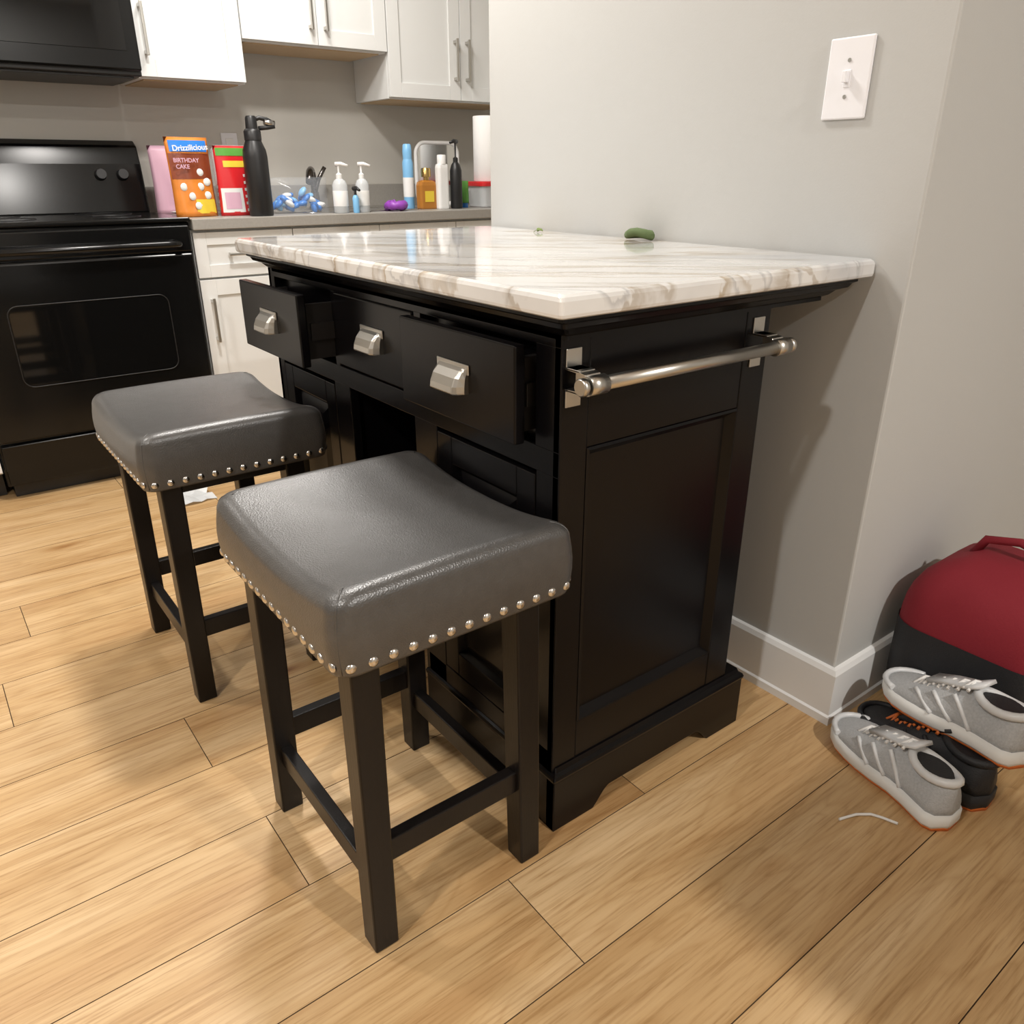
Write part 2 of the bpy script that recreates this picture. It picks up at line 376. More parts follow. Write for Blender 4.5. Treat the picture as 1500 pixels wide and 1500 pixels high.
def drawer(nm,a,b,yf,z0=.706,z1=.850,hc=None):
    box("drawer_front_"+nm,a,b,yf,yf+.019,z0,z1,M['black'],I,.003,3)
    if yf<by0-.005:
        d=.30
        for q,(p0,p1,q0,q1,r0,r1) in enumerate(((a+.016,a+.028,yf+.019,yf+d,z0+.012,z1-.022),(b-.028,b-.016,yf+.019,yf+d,z0+.012,z1-.022),(a+.028,b-.028,yf+.019,yf+d,z0+.012,z0+.02),(a+.028,b-.028,yf+.019,yf+.03,z0+.012,z1-.022))):
            box("drawer_box_%s_%d"%(nm,q),p0,p1,q0,q1,r0,r1,M['wood_in'],I,.001)
        for e_ in (a+.010,b-.016):box("drawer_slide_%s_%d"%(nm,int(e_*-1000)),e_,e_+.006,yf+.03,by0+.05,z0+.05,z0+.085,M['wood_in'],I,.001)
    cup_pull(nm,(a+b)/2+.004,yf,(z0+z1)/2)
drawer("left",-1.818,-1.502,.612)
drawer("centre",-1.499,-1.193,by0-.003)
drawer("right",-1.176,-.857,.655)
# towel bar
def bracket(nm,y):
    x=bx1
    bm=bmesh.new();t=.003
    addbox(bm,x,x+t,y-.014,y+.014,.825,.850);addbox(bm,x,x+t,y-.014,y+.014,.768,.792)
    addbox(bm,x,x+.03,y-.014,y+.014,.822,.825);addbox(bm,x,x+.03,y-.014,y+.014,.792,.795)
    fin("towel_bracket_plate_"+nm,bm,M['nickel'],I,bevel=.0008)
    prism("towel_bracket_arm_"+nm,[(x+.002,.825),(x+.022,.825),(x+.040,.822),(x+.046,.812),(x+.046,.803),(x+.040,.795),(x+.022,.792),(x+.002,.792),(x+.002,.795),(x+.022,.796),(x+.022,.821),(x+.002,.822)],1,y-.014,y+.014,M['nickel'],I,.0005)
    tube("towel_collar_"+nm,[(x+.047,y-.016,.808),(x+.047,y+.016,.808)],.0135,M['nickel'],I,24)
    for z in (.839,.779):
        lathe("screw_%s_%d"%(nm,z*1000),(0,0,0),[(.0045,0),(.004,.0015),(.001,.0022)],M['screw'],I,12).matrix_world=Matrix.Translation((x+t,y,z))@Matrix.Rotation(math.pi/2,4,'Y')
bracket("near",.712);bracket("far",1.118)
tube("towel_bar",[(bx1+.047,.700,.808),(bx1+.047,1.135,.808)],.0098,M['nickel'],I,24)
for nm,y,s in (("near",.694,-1),("far",1.137,1)):
    tube("towel_bar_cap_"+nm,[(bx1+.047,y,.808),(bx1+.047,y+s*.003,.808),(bx1+.047,y+s*.009,.808),(bx1+.047,y+s*.011,.808)],[.010,.0125,.0125,.0105],M['nickel'],I,24)
# ------------------------------------------------------------------ stools
def stool(idx,fx0,fx1,fy0,fy1):
    name="counter_stool"
    cx,cy=(fx0+fx1)/2,(fy0+fy1)/2
    E=empty(name,(cx,cy,0))
    lw=.042;zb=.520
    k=0
    for sx,ex in ((fx0,1),(fx1,-1)):
        for sy,ey in ((fy0,1),(fy1,-1)):
            k+=1;bm=bmesh.new()
            top=[(sx+ex*.004,sy+ey*.004),(sx+ex*(.004+lw),sy+ey*.004),(sx+ex*(.004+lw),sy+ey*(.004+lw)),(sx+ex*.004,sy+ey*(.004+lw))]
            bot=[(sx,sy),(sx+ex*(lw-.003),sy),(sx+ex*(lw-.003),sy+ey*(lw-.003)),(sx,sy+ey*(lw-.003))]
            A=[bm.verts.new((*p,0)) for p in bot];B=[bm.verts.new((*p,zb)) for p in top]
            bm.faces.new(A);bm.faces.new(B)
            for i in range(4):bm.faces.new((A[i],A[(i+1)%4],B[(i+1)%4],B[i]))
            fin("leg_%d"%k,bm,M['espresso'],E,bevel=.003)
    w=.020;o=.012
    box("stretcher_front",fx0+.03,fx1-.03,fy0+o,fy0+o+w,.104,.142,M['espresso'],E,.002)
    box("stretcher_back",fx0+.03,fx1-.03,fy1-o-w,fy1-o,.104,.142,M['espresso'],E,.002)
    box("stretcher_left",fx0+o,fx0+o+w,fy0+.03,fy1-.03,.150,.190,M['espresso'],E,.002)
    box("stretcher_right",fx1-o-w,fx1-o,fy0+.03,fy1-.03,.150,.190,M['espresso'],E,.002)
    box("seat_apron",fx0+.008,fx1-.008,fy0+.008,fy1-.008,.485,.525,M['espresso'],E,.002)
    HX,HY=.215,.188;sx_,sy_=cx+.003,cy+.010;Z0,Z1=.508,.614
    out=rrect(HX,HY,.028,7)
    dn=[]
    for i in range(len(out)):
        a=Vector(out[i]);b=Vector(out[(i+1)%len(out)]);n=max(1,int((b-a).length/.02))
        for q in range(n):dn.append(tuple(a.lerp(b,q/n)))
    def top(x,y):
        u=x/HX;v=y/HY
        return Z1+.026*abs(u)**2.3-.014-.003*v*v
    rings=[];r=.026
    def ring(ins,zf,bul=0):
        R=[]
        for x,y in dn:
            s1=(HX-ins+bul)/HX;s2=(HY-ins+bul)/HY;X,Y=x*s1,y*s2
            R.append((sx_+X,sy_+Y,zf(X,Y)))
        return R
    rings.append(ring(.012,lambda x,y:Z0));rings.append(ring(.001,lambda x,y:Z0));rings.append(ring(0,lambda x,y:Z0+.004))
    for q in range(1,6):
        t=q/5;rings.append(ring(0,lambda x,y,t=t:Z0+.004+(top(x,y)-r-Z0-.004)*t,.004*math.sin(t*math.pi)))
    for q in range(1,9):
        a=q/8*math.pi/2;rings.append(ring(r*(1-math.cos(a)),lambda x,y,a=a:top(x,y)-r+r*math.sin(a)))
    for q in range(1,14):
        s=1-q/14
        R=[]
        for x,y in dn:
            X=x*(HX-r)/HX*s;Y=y*(HY-r)/HY*s
            R.append((sx_+X,sy_+Y,top(X,Y)+.005*(1-s*s)))
        rings.append(R)
    so=loft("seat",rings,M['leather'],E)
    for ux in (-1,1):
        for uy in (-1,1):
            pts=[];c=.008
            for q in range(12):
                if q<6:
                    t=q/5;X=ux*(HX-c+.0035*math.sin(t*math.pi)-.0005);Y=uy*(HY-.0085+.0035*math.sin(t*math.pi)+.0003);z=Z0+.004+(top(X,Y)-r-Z0-.004)*t
                else:
                    a=(q-5)/7*math.pi/2;ii=r*(1-math.cos(a));X=ux*(HX-c-ii);Y=uy*(HY-.0085-ii);z=top(X,Y)-r+r*math.sin(a)
                pts.append((sx_+X,sy_+Y,z))
            tube("seam_%d%d"%(ux+1,uy+1),pts,.0012,M['leather'],E,6)
    bm=bmesh.new();zc=Z0+.014
    def nailp(px,py,nx,ny):
        R=.0074;H=.0045;prev=None;N=12
        tx,ty=-ny,nx
        for rr,hh in ((R,0),(R*.97,H*.35),(R*.8,H*.7),(R*.45,H*.94)):
            ringv=[bm.verts.new((px+nx*hh+tx*rr*math.cos(2*math.pi*k/N),py+ny*hh+ty*rr*math.cos(2*math.pi*k/N),zc+rr*math.sin(2*math.pi*k/N))) for k in range(N)]
            if prev:
                for k in range(N):bm.faces.new((prev[k],prev[(k+1)%N],ringv[(k+1)%N],ringv[k]))
            prev=ringv
        c=bm.verts.new((px+nx*H,py+ny*H,zc))
        for k in range(N):bm.faces.new((prev[k],prev[(k+1)%N],c))
    e=.0008
    nx=16;ny=13
    for q in range(nx):
        x=-HX+.018+(2*HX-.036)*q/(nx-1);off=.004 if q in(0,nx-1) else 0
        nailp(sx_+x,sy_-HY-e+off*.6,0,-1);nailp(sx_+x,sy_+HY+e-off*.6,0,1)
    for q in range(ny):
        y=-HY+.018+(2*HY-.036)*q/(ny-1);off=.004 if q in(0,ny-1) else 0
        nailp(sx_+HX+e-off*.6,sy_+y,1,0);nailp(sx_-HX-e+off*.6,sy_+y,-1,0)
    fin("nailheads",bm,M['nail'],E,smooth=True)
    return E
stool(0,-1.160,-.768,.328,.640)
stool(1,-1.935,-1.540,.308,.612)
# ------------------------------------------------------------------ light switch
Q=empty("light_switch",(-.846,W,1.212))
sx0_,sx1_,sz0,sz1=-.886,-.806,1.150,1.272
prism("plate",[(sx0_,sz0),(sx1_,sz0),(sx1_,sz1),(sx0_,sz1)],1,W-.006,W,M['plate'],Q,.0025)
box("toggle_slot",-.852,-.840,W-.0075,W-.005,1.198,1.224,M['plate'],Q,.001)
prism("toggle",[(-.8500,1.205),(-.8420,1.205),(-.8425,1.222),(-.8495,1.222)],1,W-.018,W-.006,M['plate'],Q,.001)
for z in (1.238,1.184):
    tube("plate_screw_%d"%(z*1000),[(-.846,W-.0075,z),(-.846,W-.005,z)],.0032,M['screw'],Q,12)
# ------------------------------------------------------------------ kitchen cabinetry
KF=-3.112
def shaker(nm,xf,y0,y1,z0,z1,E,drw=False):
    g=.0015;y0+=g;y1-=g;z0+=g;z1-=g;s=.058 if not drw else .045
    box(nm+"_slab",xf-.018,xf-.007,y0,y1,z0,z1,M['cab'],E,.001)
    for q,(a,b,c,d) in enumerate(((y0,y0+s,z0,z1),(y1-s,y1,z0,z1),(y0+s,y1-s,z0,z0+s),(y0+s,y1-s,z1-s,z1))):
        box("%s_rail_%d"%(nm,q),xf-.008,xf,a,b,c,d,M['cab'],E,.0012)
def vpull(nm,xf,y,z0,z1,E):
    box(nm,xf+.024,xf+.033,y-.005,y+.005,z0,z1,M['nickel'],E,.002)
    for z in (z0+.012,z1-.012):box(nm+"_post%d"%(z*100),xf-.001,xf+.026,y-.005,y+.005,z-.006,z+.006,M['nickel'],E,.001)
def hpull(nm,xf,z,y0,y1,E):
    box(nm,xf+.024,xf+.033,y0,y1,z-.005,z+.005,M['nickel'],E,.002)
    for y in (y0+.012,y1-.012):box(nm+"_post%d"%(y*100),xf-.001,xf+.026,y-.006,y+.006,z-.005,z+.005,M['nickel'],E,.001)
def basecab(y0,y1,split,name):
    E=empty(name,(KX+.3,(y0+y1)/2,0))
    box("carcass",KX+.002,KF-.02,y0,y1,.10,.875,M['cab'],E,.001)
    box("toe_kick",KX+.002,KF-.09,y0,y1,0,.10,M['blkp'],E,.001)
    n=split;w=(y1-y0)/n
    for i in range(n):
        a=y0+w*i;b=a+w
        shaker("drawer_%d"%i,KF,a,b,.705,.868,E,True);shaker("door_%d"%i,KF,a,b,.108,.700,E)
        hpull("drawer_pull_%d"%i,KF,.787,(a+b)/2-.075,(a+b)/2+.075,E)
        vpull("door_pull_%d"%i,KF,(a+.035) if (i%2==0) else (b-.035),.47,.635,E)
    return E
basecab(.902,1.285,1,"base_cabinet");basecab(1.286,2.05,2,"base_cabinet");basecab(2.051,2.845,2,"base_cabinet");basecab(-1.0,.138,2,"base_cabinet")
def ctop(name,y0,y1):
    E=empty(name,(KX+.3,(y0+y1)/2,.9))
    box("slab",KX+.001,KF+.022,y0,y1,.8765,.915,M['lam'],E,.003)
    box("backsplash_lip",KX+.001,KX+.02,y0,y1,.915,1.015,M['lam'],E,.002)
    return E
ctop("kitchen_countertop",.902,2.848);ctop("kitchen_countertop",-1.0,.138)
UF=-3.40
def upcab(name,y0,y1,z0,n,hz,hands):
    E=empty(name,(KX+.15,(y0+y1)/2,z0))
    box("carcass",KX+.002,UF-.02,y0,y1,z0,2.2,M['cab'],E,.001)
    box("bottom_panel",KX+.01,UF-.045,y0+.02,y1-.02,z0-.004,z0+.0,M['raw'],E,.0)
    w=(y1-y0)/n
    for i in range(n):
        a=y0+w*i;b=a+w
        shaker("door_%d"%i,UF,a,b,z0+.004,2.19,E)
        y=a+.032 if hands[i]=='l' else b-.032
        vpull("door_pull_%d"%i,UF,y,hz,hz+.17,E)
upcab("wall_cabinet",.889,1.282,1.385,1,1.455,'l')
upcab("wall_cabinet",1.284,1.915,1.535,2,1.590,'rl')
upcab("wall_cabinet",1.917,2.66,1.365,2,1.445,'rl')
upcab("wall_cabinet",-1.0,.125,1.385,2,1.455,'rl')
E=empty("microwave_hood",(-3.5,.5,1.37))
box("case",KX+.002,-3.36,.130,.885,1.385,1.81,M['blkp'],E,.004)
box("door",-3.36,-3.335,.133,.882,1.40,1.80,M['blk'],E,.006)
box("door_window",-3.336,-3.333,.35,.84,1.46,1.75,M['glass'],E,.001)
vpull("door_handle",-3.335,.30,1.44,1.77,E)
box("vent",KX+.03,-3.38,.15,.86,1.378,1.386,M['blkp'],E,.001)
upcab("wall_cabinet",.127,.887,1.815,2,1.85,'rl')
# stove
E=empty("kitchen_range",(-3.42,.52,0))
SF=-3.125
box("range_body",KX+.005,SF,.142,.898,.05,.905,M['blk'],E,.004)
box("range_base",KX+.03,SF-.03,.16,.88,.0,.052,M['blkp'],E,.002)
box("cooktop",KX+.005,SF+.03,.142,.898,.905,.922,M['blk'],E,.006,3)
box("kick_drawer",SF,SF+.02,.150,.890,.06,.20,M['blk'],E,.004)
box("oven_door",SF,SF+.035,.150,.890,.215,.800,M['blk'],E,.008,3)
prism("oven_window",[(.52+a,.53+b) for a,b in rrect(.25,.13,.03,5)],0,SF+.034,SF+.0365,M['glass'],E)
tube("oven_window_trim",[(SF+.036,.52+a,.53+b) for a,b in rrect(.255,.135,.033,5)],.0018,M['blkp'],E,6,closed=True)
tube("oven_handle",[(SF+.03,.19,.832),(SF+.065,.205,.835),(SF+.07,.24,.835),(SF+.07,.80,.835),(SF+.065,.835,.835),(SF+.03,.85,.832)],.012,M['blk'],E,12)
box("handle_rail",SF,SF+.03,.150,.890,.805,.895,M['blk'],E,.006,3)
prism("control_backguard",[(KX+.006,.92),(KX+.11,.92),(KX+.085,1.10),(KX+.065,1.165),(KX+.03,1.185),(KX+.006,1.185)],1,.142,.898,M['blk'],E,.006)
for y in (.22,.30,.74,.82):
    tube("knob_%d"%(y*100),[(KX+.09,y,1.06),(KX+.118,y,1.065)],[.022,.018],M['blkp'],E,16)
for (a,b,r) in ((-3.30,.34,.10),(-3.30,.70,.08),(-3.52,.34,.08),(-3.52,.70,.10)):
    tube("burner_ring_%d_%d"%(-a*100,b*100),[(a+r*math.cos(t*math.pi/12),b+r*math.sin(t*math.pi/12),.9225) for t in range(24)],.0012,M['blkp'],E,6,closed=True)
# sink + faucet
E=empty("kitchen_sink",(-3.42,1.6,.915))
rr_=rrect(.17,.27,.04,5)
loft("sink_rim",[[(-3.37+a*s,1.66+b*s2,z) for a,b in rr_] for s,s2,z in ((1,1,.9155),(1,1,.918),(.96,.97,.920),(.93,.95,.918),(.92,.94,.9165))],M['steel'],E)
E=empty("kitchen_faucet",(-3.62,1.63,.915))
FY=1.62
lathe("base",(-3.62,FY,.9155),[(.03,0),(.03,.008),(.022,.015),(.020,.05),(.018,.07)],M['dsteel'],E,20)
sp=[(-3.62,FY,.97)]
for q in range(13):
    a=q/12*math.radians(150);sp.append((-3.62+.075*(1-math.cos(a))*1.2,FY-.050*(1-math.cos(a)),.985+.085*math.sin(a)+.02*(1-q/12)))
tube("spout",sp,[.015]*10+[.017]*4,M['dsteel'],E,14)
tube("lever",[(-3.62,FY,.985),(-3.61,FY+.02,1.04),(-3.60,FY+.05,1.09)],[.013,.010,.009],M['dsteel'],E,10)
# ------------------------------------------------------------------ counter clutter
CZ=.9155
def thk(u,v,d):
    t=d/2*(1-abs(u)**3)
    return t if v<=0.001 else t*(1-v**2.2)**.8*(.85+.15*math.sin(7*u+5*v))
def pouch(name,X,Y,w,h,d,m,yaw=0,lean=0,E=None,z=CZ):
    if E is None:E=empty(name,(X,Y,z))
    R=Matrix.Translation((X,Y,z))@Matrix.Rotation(yaw,4,'Z')@Matrix.Rotation(lean,4,'Y')
    bm=bmesh.new();nu,nv=12,14;F=[];B=[]
    for s,L in ((1,F),(-1,B)):
        for j in range(nv+1):
            row=[]
            v=j/nv
            for i in range(nu+1):
                u=i/nu*2-1
                row.append(bm.verts.new(R@Vector((s*thk(u,v,d),u*w/2*(1-.03*math.sin(v*3.1)),v*h))))
            L.append(row)
        for j in range(nv):
            for i in range(nu):bm.faces.new((L[j][i],L[j][i+1],L[j+1][i+1],L[j+1][i]))
    bmesh.ops.remove_doubles(bm,verts=bm.verts,dist=.0004)
    bmesh.ops.holes_fill(bm,edges=bm.edges)
    fin(name+"_film",bm,m,E,smooth=True)
    return E,R
def label(E,R,txt,x,y,z,size,m,bold=0,rot=0):
    c=bpy.data.curves.new("t","FONT");c.body=txt;c.size=size;c.extrude=.0004;c.align_x='CENTER';c.offset=bold
    t=bpy.data.objects.new("t",c);bpy.context.collection.objects.link(t);bpy.context.view_layer.update()
    me=bpy.data.meshes.new_from_object(t);bpy.data.objects.remove(t)
    me.materials.clear();me.materials.append(m)
    T=R@Matrix.Translation((x,y,z))@Matrix(((0,0,1,0),(1,0,0,0),(0,1,0,0),(0,0,0,1)))@Matrix.Rotation(rot,4,'Z')
    me.transform(T)
    o=bpy.data.objects.new("printed_"+txt.split()[0].lower(),me);bpy.context.collection.objects.link(o)
    o.parent=E;o.matrix_parent_inverse=Matrix.Translation(Vector(E['_loc'])).inverted();return o
def patch(E,R,nm,w,d,h,u0,u1,v0,v1,m,off=.0012):
    bm=bmesh.new();n=10;g=[]
    for j in range(n+1):
        row=[]
        for i in range(n+1):
            u=u0+(u1-u0)*i/n;v=v0+(v1-v0)*j/n
            row.append(bm.verts.new(R@Vector((thk(u,v,d)+off,u*w/2*(1-.03*math.sin(v*3.1)),v*h))))
        g.append(row)
    for j in range(n):
        for i in range(n):bm.faces.new((g[j][i],g[j][i+1],g[j+1][i+1],g[j+1][i]))
    fin(nm,bm,m,E,smooth=True)
PW,PD,PH=.162,.06,.272
E,R=pouch("snack_pouch",-3.24,.970,PW,PH,PD,M['orange'],yaw=.12,lean=-.04)
patch(E,R,"print_brown",PW,PD,PH,-.95,.95,.48,.80,M['brown'])
patch(E,R,"print_banner",PW,PD,PH,-.85,.90,.82,.96,M['blue'],.0014)
patch(E,R,"print_yellow",PW,PD,PH,-.1,.9,.04,.22,M['yellow'],.0014)
label(E,R,"Drizzilicious",.026,.002,.227,.027,M['white'],.0005,.05)
label(E,R,"BIRTHDAY",.034,-.024,.186,.020,M['pink'],.0004)
label(E,R,"CAKE",.034,-.040,.165,.020,M['pink'],.0004)
for q,(u,v) in enumerate(((.35,.56),(.6,.44),(.25,.38),(-.2,.26),(.55,.27),(.0,.14),(-.5,.38))):
    lathe("print_chip_%d"%q,(0,0,0),[(.014,0),(.012,.002),(.004,.003)],M['foam'],E,14).matrix_world=R@Matrix.Translation((thk(u,v,PD)+.0005,u*PW/2,v*PH))@Matrix.Rotation(math.pi/2,4,'Y')
E,R=pouch("pink_gift_bag",-3.52,.985,.17,.25,.06,M['pink'],yaw=-.1)
E=empty("white_plate",(-3.33,.90,CZ));lathe("dish",(-3.36,.985,CZ),[(.04,0),(.05,.004),(.073,.012),(.076,.014),(.05,.008),(.001,.006)],M['white'],E,28)
CXc,CYc=-3.36,1.185
E=empty("bag_of_plastic_cups",(CXc,CYc,CZ))
for q,(dx,dy) in enumerate(((0,-.045),(.0,.045))):
    for k in range(9):
        z0=CZ+.002+k*.013
        lathe("cup_%d_%d"%(q,k),(CXc+dx,CYc+dy,z0),[(.042,0),(.043,.003),(.041,.006),(.031,.095),(.028,.10)],M['red'] if k%2==0 else M['foam'],E,18)
pouch("clear_bag",CXc,CYc,.195,.25,.10,M['clear'],E=E)
E,R=pouch("candy_pouch",-3.235,1.125,.14,.245,.045,M['red'],yaw=.1)
patch(E,R,"print_green",.14,.045,.245,-.9,.95,.86,.97,M['green']);patch(E,R,"print_yellow",.14,.045,.245,-.6,.8,.70,.79,M['yellow'])
patch(E,R,"print_white",.14,.045,.245,-.9,.3,.05,.40,M['foam']);patch(E,R,"print_window",.14,.045,.245,-.75,.1,.10,.34,M['pink'],.002)
for q in range(6):patch(E,R,"print_stripe_%d"%q,.14,.045,.245,.45,.95,.06+.10*q,.10+.10*q,M['foam'])
bx_,by_=-3.15,1.185
E=empty("water_bottle",(bx_,by_,CZ))
lathe("body",(bx_,by_,CZ),[(.042,0),(.045,.006),(.045,.205),(.042,.230),(.031,.256),(.029,.262)],M['blkp'],E)
lathe("cap",(bx_,by_,CZ+.262),[(.031,0),(.031,.030),(.026,.037),(.022,.039),(.020,.075),(.016,.082)],M['blkp'],E)
tube("carry_loop",[(bx_,by_,CZ+.327),(bx_+.005,by_+.03,CZ+.338),(bx_+.01,by_+.058,CZ+.332),(bx_+.01,by_+.078,CZ+.322),(bx_+.01,by_+.082,CZ+.310),(bx_+.008,by_+.056,CZ+.306),(bx_+.002,by_+.025,CZ+.303)],[.008]*7,M['blkp'],E,10)
tube("strap_ring",[(bx_+.012,by_+.045,CZ+.324),(bx_+.012,by_+.084,CZ+.320)],.010,M['steel'],E,10)
TY=1.40
E=empty("dish_tablet_pack",(-3.30,TY,CZ))
pr=random.Random(3)
bm=bmesh.new()
for q in range(34):
    u=pr.uniform(-1,1);v=pr.uniform(-.5,.5);z=CZ+.016+pr.random()*.07*(1-abs(u)*.7)
    s=bmesh.ops.create_uvsphere(bm,u_segments=12,v_segments=8,radius=.018,matrix=Matrix.Translation((-3.30+v*.08,TY+u*.10,z))@Matrix.Rotation(pr.random()*3,4,'X')@Matrix.Diagonal((1.0,1.25,.62,1)))
    mi=pr.choice((0,0,1,2,0,0))
    for f in {f for v_ in s['verts'] for f in v_.link_faces}:f.material_index=mi
fin("tablets",bm,[M['blue'],M['lblue'],M['white'],M['yellow']],E,smooth=True)
pouch("pack_film",-3.28,TY,.25,.135,.15,M['film'],E=E)
def pump(name,X,Y,r,h,mb,mp,sx=1,band=None,ang=0):
    E=empty(name,(X,Y,CZ));hb=h*.68
    lathe("bottle",(X,Y,CZ),[(r*.92,0),(r,.005),(r,hb*.82),(r*.75,hb*.94),(r*.4,hb)],mb,E,24,sx=sx)
    lathe("collar",(X,Y,CZ+hb),[(r*.42,0),(r*.42,.016),(r*.2,.02),(.004,.022),(.004,h-hb-.014)],mp,E,16)
    tube("nozzle",[(X-.012*math.cos(ang),Y-.012*math.sin(ang),CZ+h-.008),(X+.01*math.cos(ang),Y+.01*math.sin(ang),CZ+h-.006),(X+.038*math.cos(ang),Y+.038*math.sin(ang),CZ+h-.014)],[.009,.008,.005],mp,E,10)
    if band:lathe("label",(X,Y,CZ+hb*.2),[(r*1.01,0),(r*1.012,.001),(r*1.012,hb*.45),(r*1.01,hb*.451)],band,E,24,sx=sx)
pump("soap_dispenser",-3.16,1.525,.030,.19,M['clearp'],M['white'],band=M['white'],ang=.9)
pump("soap_dispenser",-3.16,1.625,.027,.19,M['clearp'],M['white'],band=M['foam'],ang=.9)
pump("lotion_bottle",-3.13,1.577,.013,.10,M['lblue'],M['blkp'],ang=0)
E=empty("hair_scrunchie",(-3.18,1.79,CZ));
tube("loop",[(-3.18+.033*math.cos(t*math.pi/10),1.79+.033*math.sin(t*math.pi/10),CZ+.022+.004*math.sin(t*3)) for t in range(20)],[.017+.004*math.sin(t*2.3) for t in range(20)],M['purple'],E,10,closed=True)
E=empty("spray_bottle",(-3.33,1.945,CZ))
lathe("can",(-3.33,1.945,CZ),[(.022,0),(.024,.004),(.024,.19),(.020,.205)],M['lblue'],E);lathe("cap",(-3.33,1.945,CZ+.205),[(.020,0),(.021,.03),(.018,.058),(.014,.062)],M['lblue'],E)
lathe("label_band",(-3.33,1.945,CZ+.05),[(.0245,0),(.0246,.08),(.0245,.0805)],M['white'],E)
E=empty("table_mirror",(-3.55,2.2,CZ))
mp_=rrect(.118,.135,.05,8)
bm=bmesh.new()
addtube(bm,[(-3.52,2.22+a,CZ+.146+b) for a,b in mp_],.009,10,closed=True);fin("frame",bm,M['white'],E,smooth=True)
prism("glass",[(2.22+a,CZ+.146+b) for a,b in rrect(.115,.132,.048,8)],0,-3.523,-3.518,M['mirror'],E)
box("foot",-3.56,-3.46,2.15,2.29,CZ,CZ+.012,M['white'],E,.004)
E=empty("perfume_bottle",(-3.26,1.985,CZ))
loft("flask",[[(-3.26+a*s,1.995+b*s,CZ+z) for a,b in rrect(.024,.044,.012,4)] for s,z in ((.93,0),(1,.005),(1,.098),(.9,.112),(.5,.120))],M['amber'],E,smooth=False)
lathe("neck",(-3.26,1.995,CZ+.12),[(.013,0),(.013,.012),(.022,.013),(.022,.045),(.018,.05)],M['gold'],E,20)
box("front_label",-3.237,-3.2345,1.972,2.018,CZ+.03,CZ+.075,M['yellow'],E,.0)
E=empty("shampoo_bottle",(-3.23,2.06,CZ))
loft("bottle",[[(-3.23+a*s,2.06+b*s,CZ+z) for a,b in rrect(.02,.029,.014,4)] for s,z in ((.95,0),(1,.005),(1,.17),(.92,.182),(.8,.185))],M['white'],E,smooth=False)
lathe("cap",(-3.23,2.06,CZ+.185),[(.02,0),(.02,.035),(.018,.038)],M['white'],E,20)
pump("hand_soap_bottle",-3.22,2.128,.027,.285,M['blkp'],M['blkp'],ang=-1.2)
E=empty("toothpaste_tube",(-3.28,2.22,CZ))
loft("tube",[[(-3.28+.017*w_*math.cos(k*math.pi/8),2.215+.02*math.sin(k*math.pi/8)*(1),CZ+z) for k in range(16)] for w_,z in ((1,.02),(1,.03),(.6,.08),(.08,.115))],M['green'],E)
lathe("cap",(-3.28,2.215,CZ),[(.014,0),(.014,.02),(.013,.021)],M['blue'],E,16)
E=empty("food_container",(-3.28,2.36,CZ))
loft("tub",[[(-3.28+a*s,2.365+b*s,CZ+z) for a,b in rrect(.075,.10,.025,5)] for s,z in ((.86,0),(.9,.004),(.99,.095))],M['clearp'],E,smooth=False)
loft("lid",[[(-3.28+a*s,2.365+b*s,CZ+z) for a,b in rrect(.08,.105,.028,5)] for s,z in ((1,.092),(1.01,.096),(1.01,.108),(.97,.112))],M['red'],E,smooth=False)
E=empty("paper_towel_roll",(-3.28,2.350,CZ+.113))
lathe("roll",(-3.28,2.350,CZ+.1125),[(.019,.0),(.066,0),(.068,.003),(.068,.272),(.066,.275),(.019,.275)],M['paper'],E,36)
E=empty("wall_outlet",(KX,1.25,1.13));box("plate",KX,KX+.005,1.262,1.332,1.105,1.225,M['plate'],E,.002)
for z in (1.14,1.19):box("socket_%d"%(z*100),KX+.004,KX+.007,1.28,1.314,z-.013,z+.013,M['white'],E,.003)
# ------------------------------------------------------------------ things on the island
E=empty("olive_hair_band",(-1.27,1.30,ZT))
tube("band",[(-1.305,1.312,ZT+.010),(-1.29,1.306,ZT+.014),(-1.27,1.304,ZT+.017),(-1.25,1.310,ZT+.014),(-1.238,1.317,ZT+.010),(-1.25,1.325,ZT+.012),(-1.275,1.322,ZT+.013),(-1.295,1.320,ZT+.011)],[.009,.010,.0095,.010,.009,.010,.0095,.009],M['olive'],E,10,closed=True)
E=empty("leaf_scrap",(-1.604,1.285,ZT))
bm=bmesh.new()
for (ox,oy,an,ln) in ((-1.604,1.285,.4,.026),(-1.598,1.292,1.9,.020)):
    n=8;vs=[]
    for k in range(n+1):
        t=k/n;w_=.006*math.sin(math.pi*t)+.0004
        px,py=ox+math.cos(an)*ln*t,oy+math.sin(an)*ln*t
        vs.append((bm.verts.new((px-math.sin(an)*w_,py+math.cos(an)*w_,ZT+.002+.007*math.sin(t*2.6))),bm.verts.new((px+math.sin(an)*w_,py-math.cos(an)*w_,ZT+.001+.006*math.sin(t*2.6)))))
    for a,b in zip(vs,vs[1:]):bm.faces.new((a[0],b[0],b[1],a[1]))
o=fin("leaf",bm,M['leaf'],E);sm=o.modifiers.new("s",'SOLIDIFY');sm.thickness=.0012
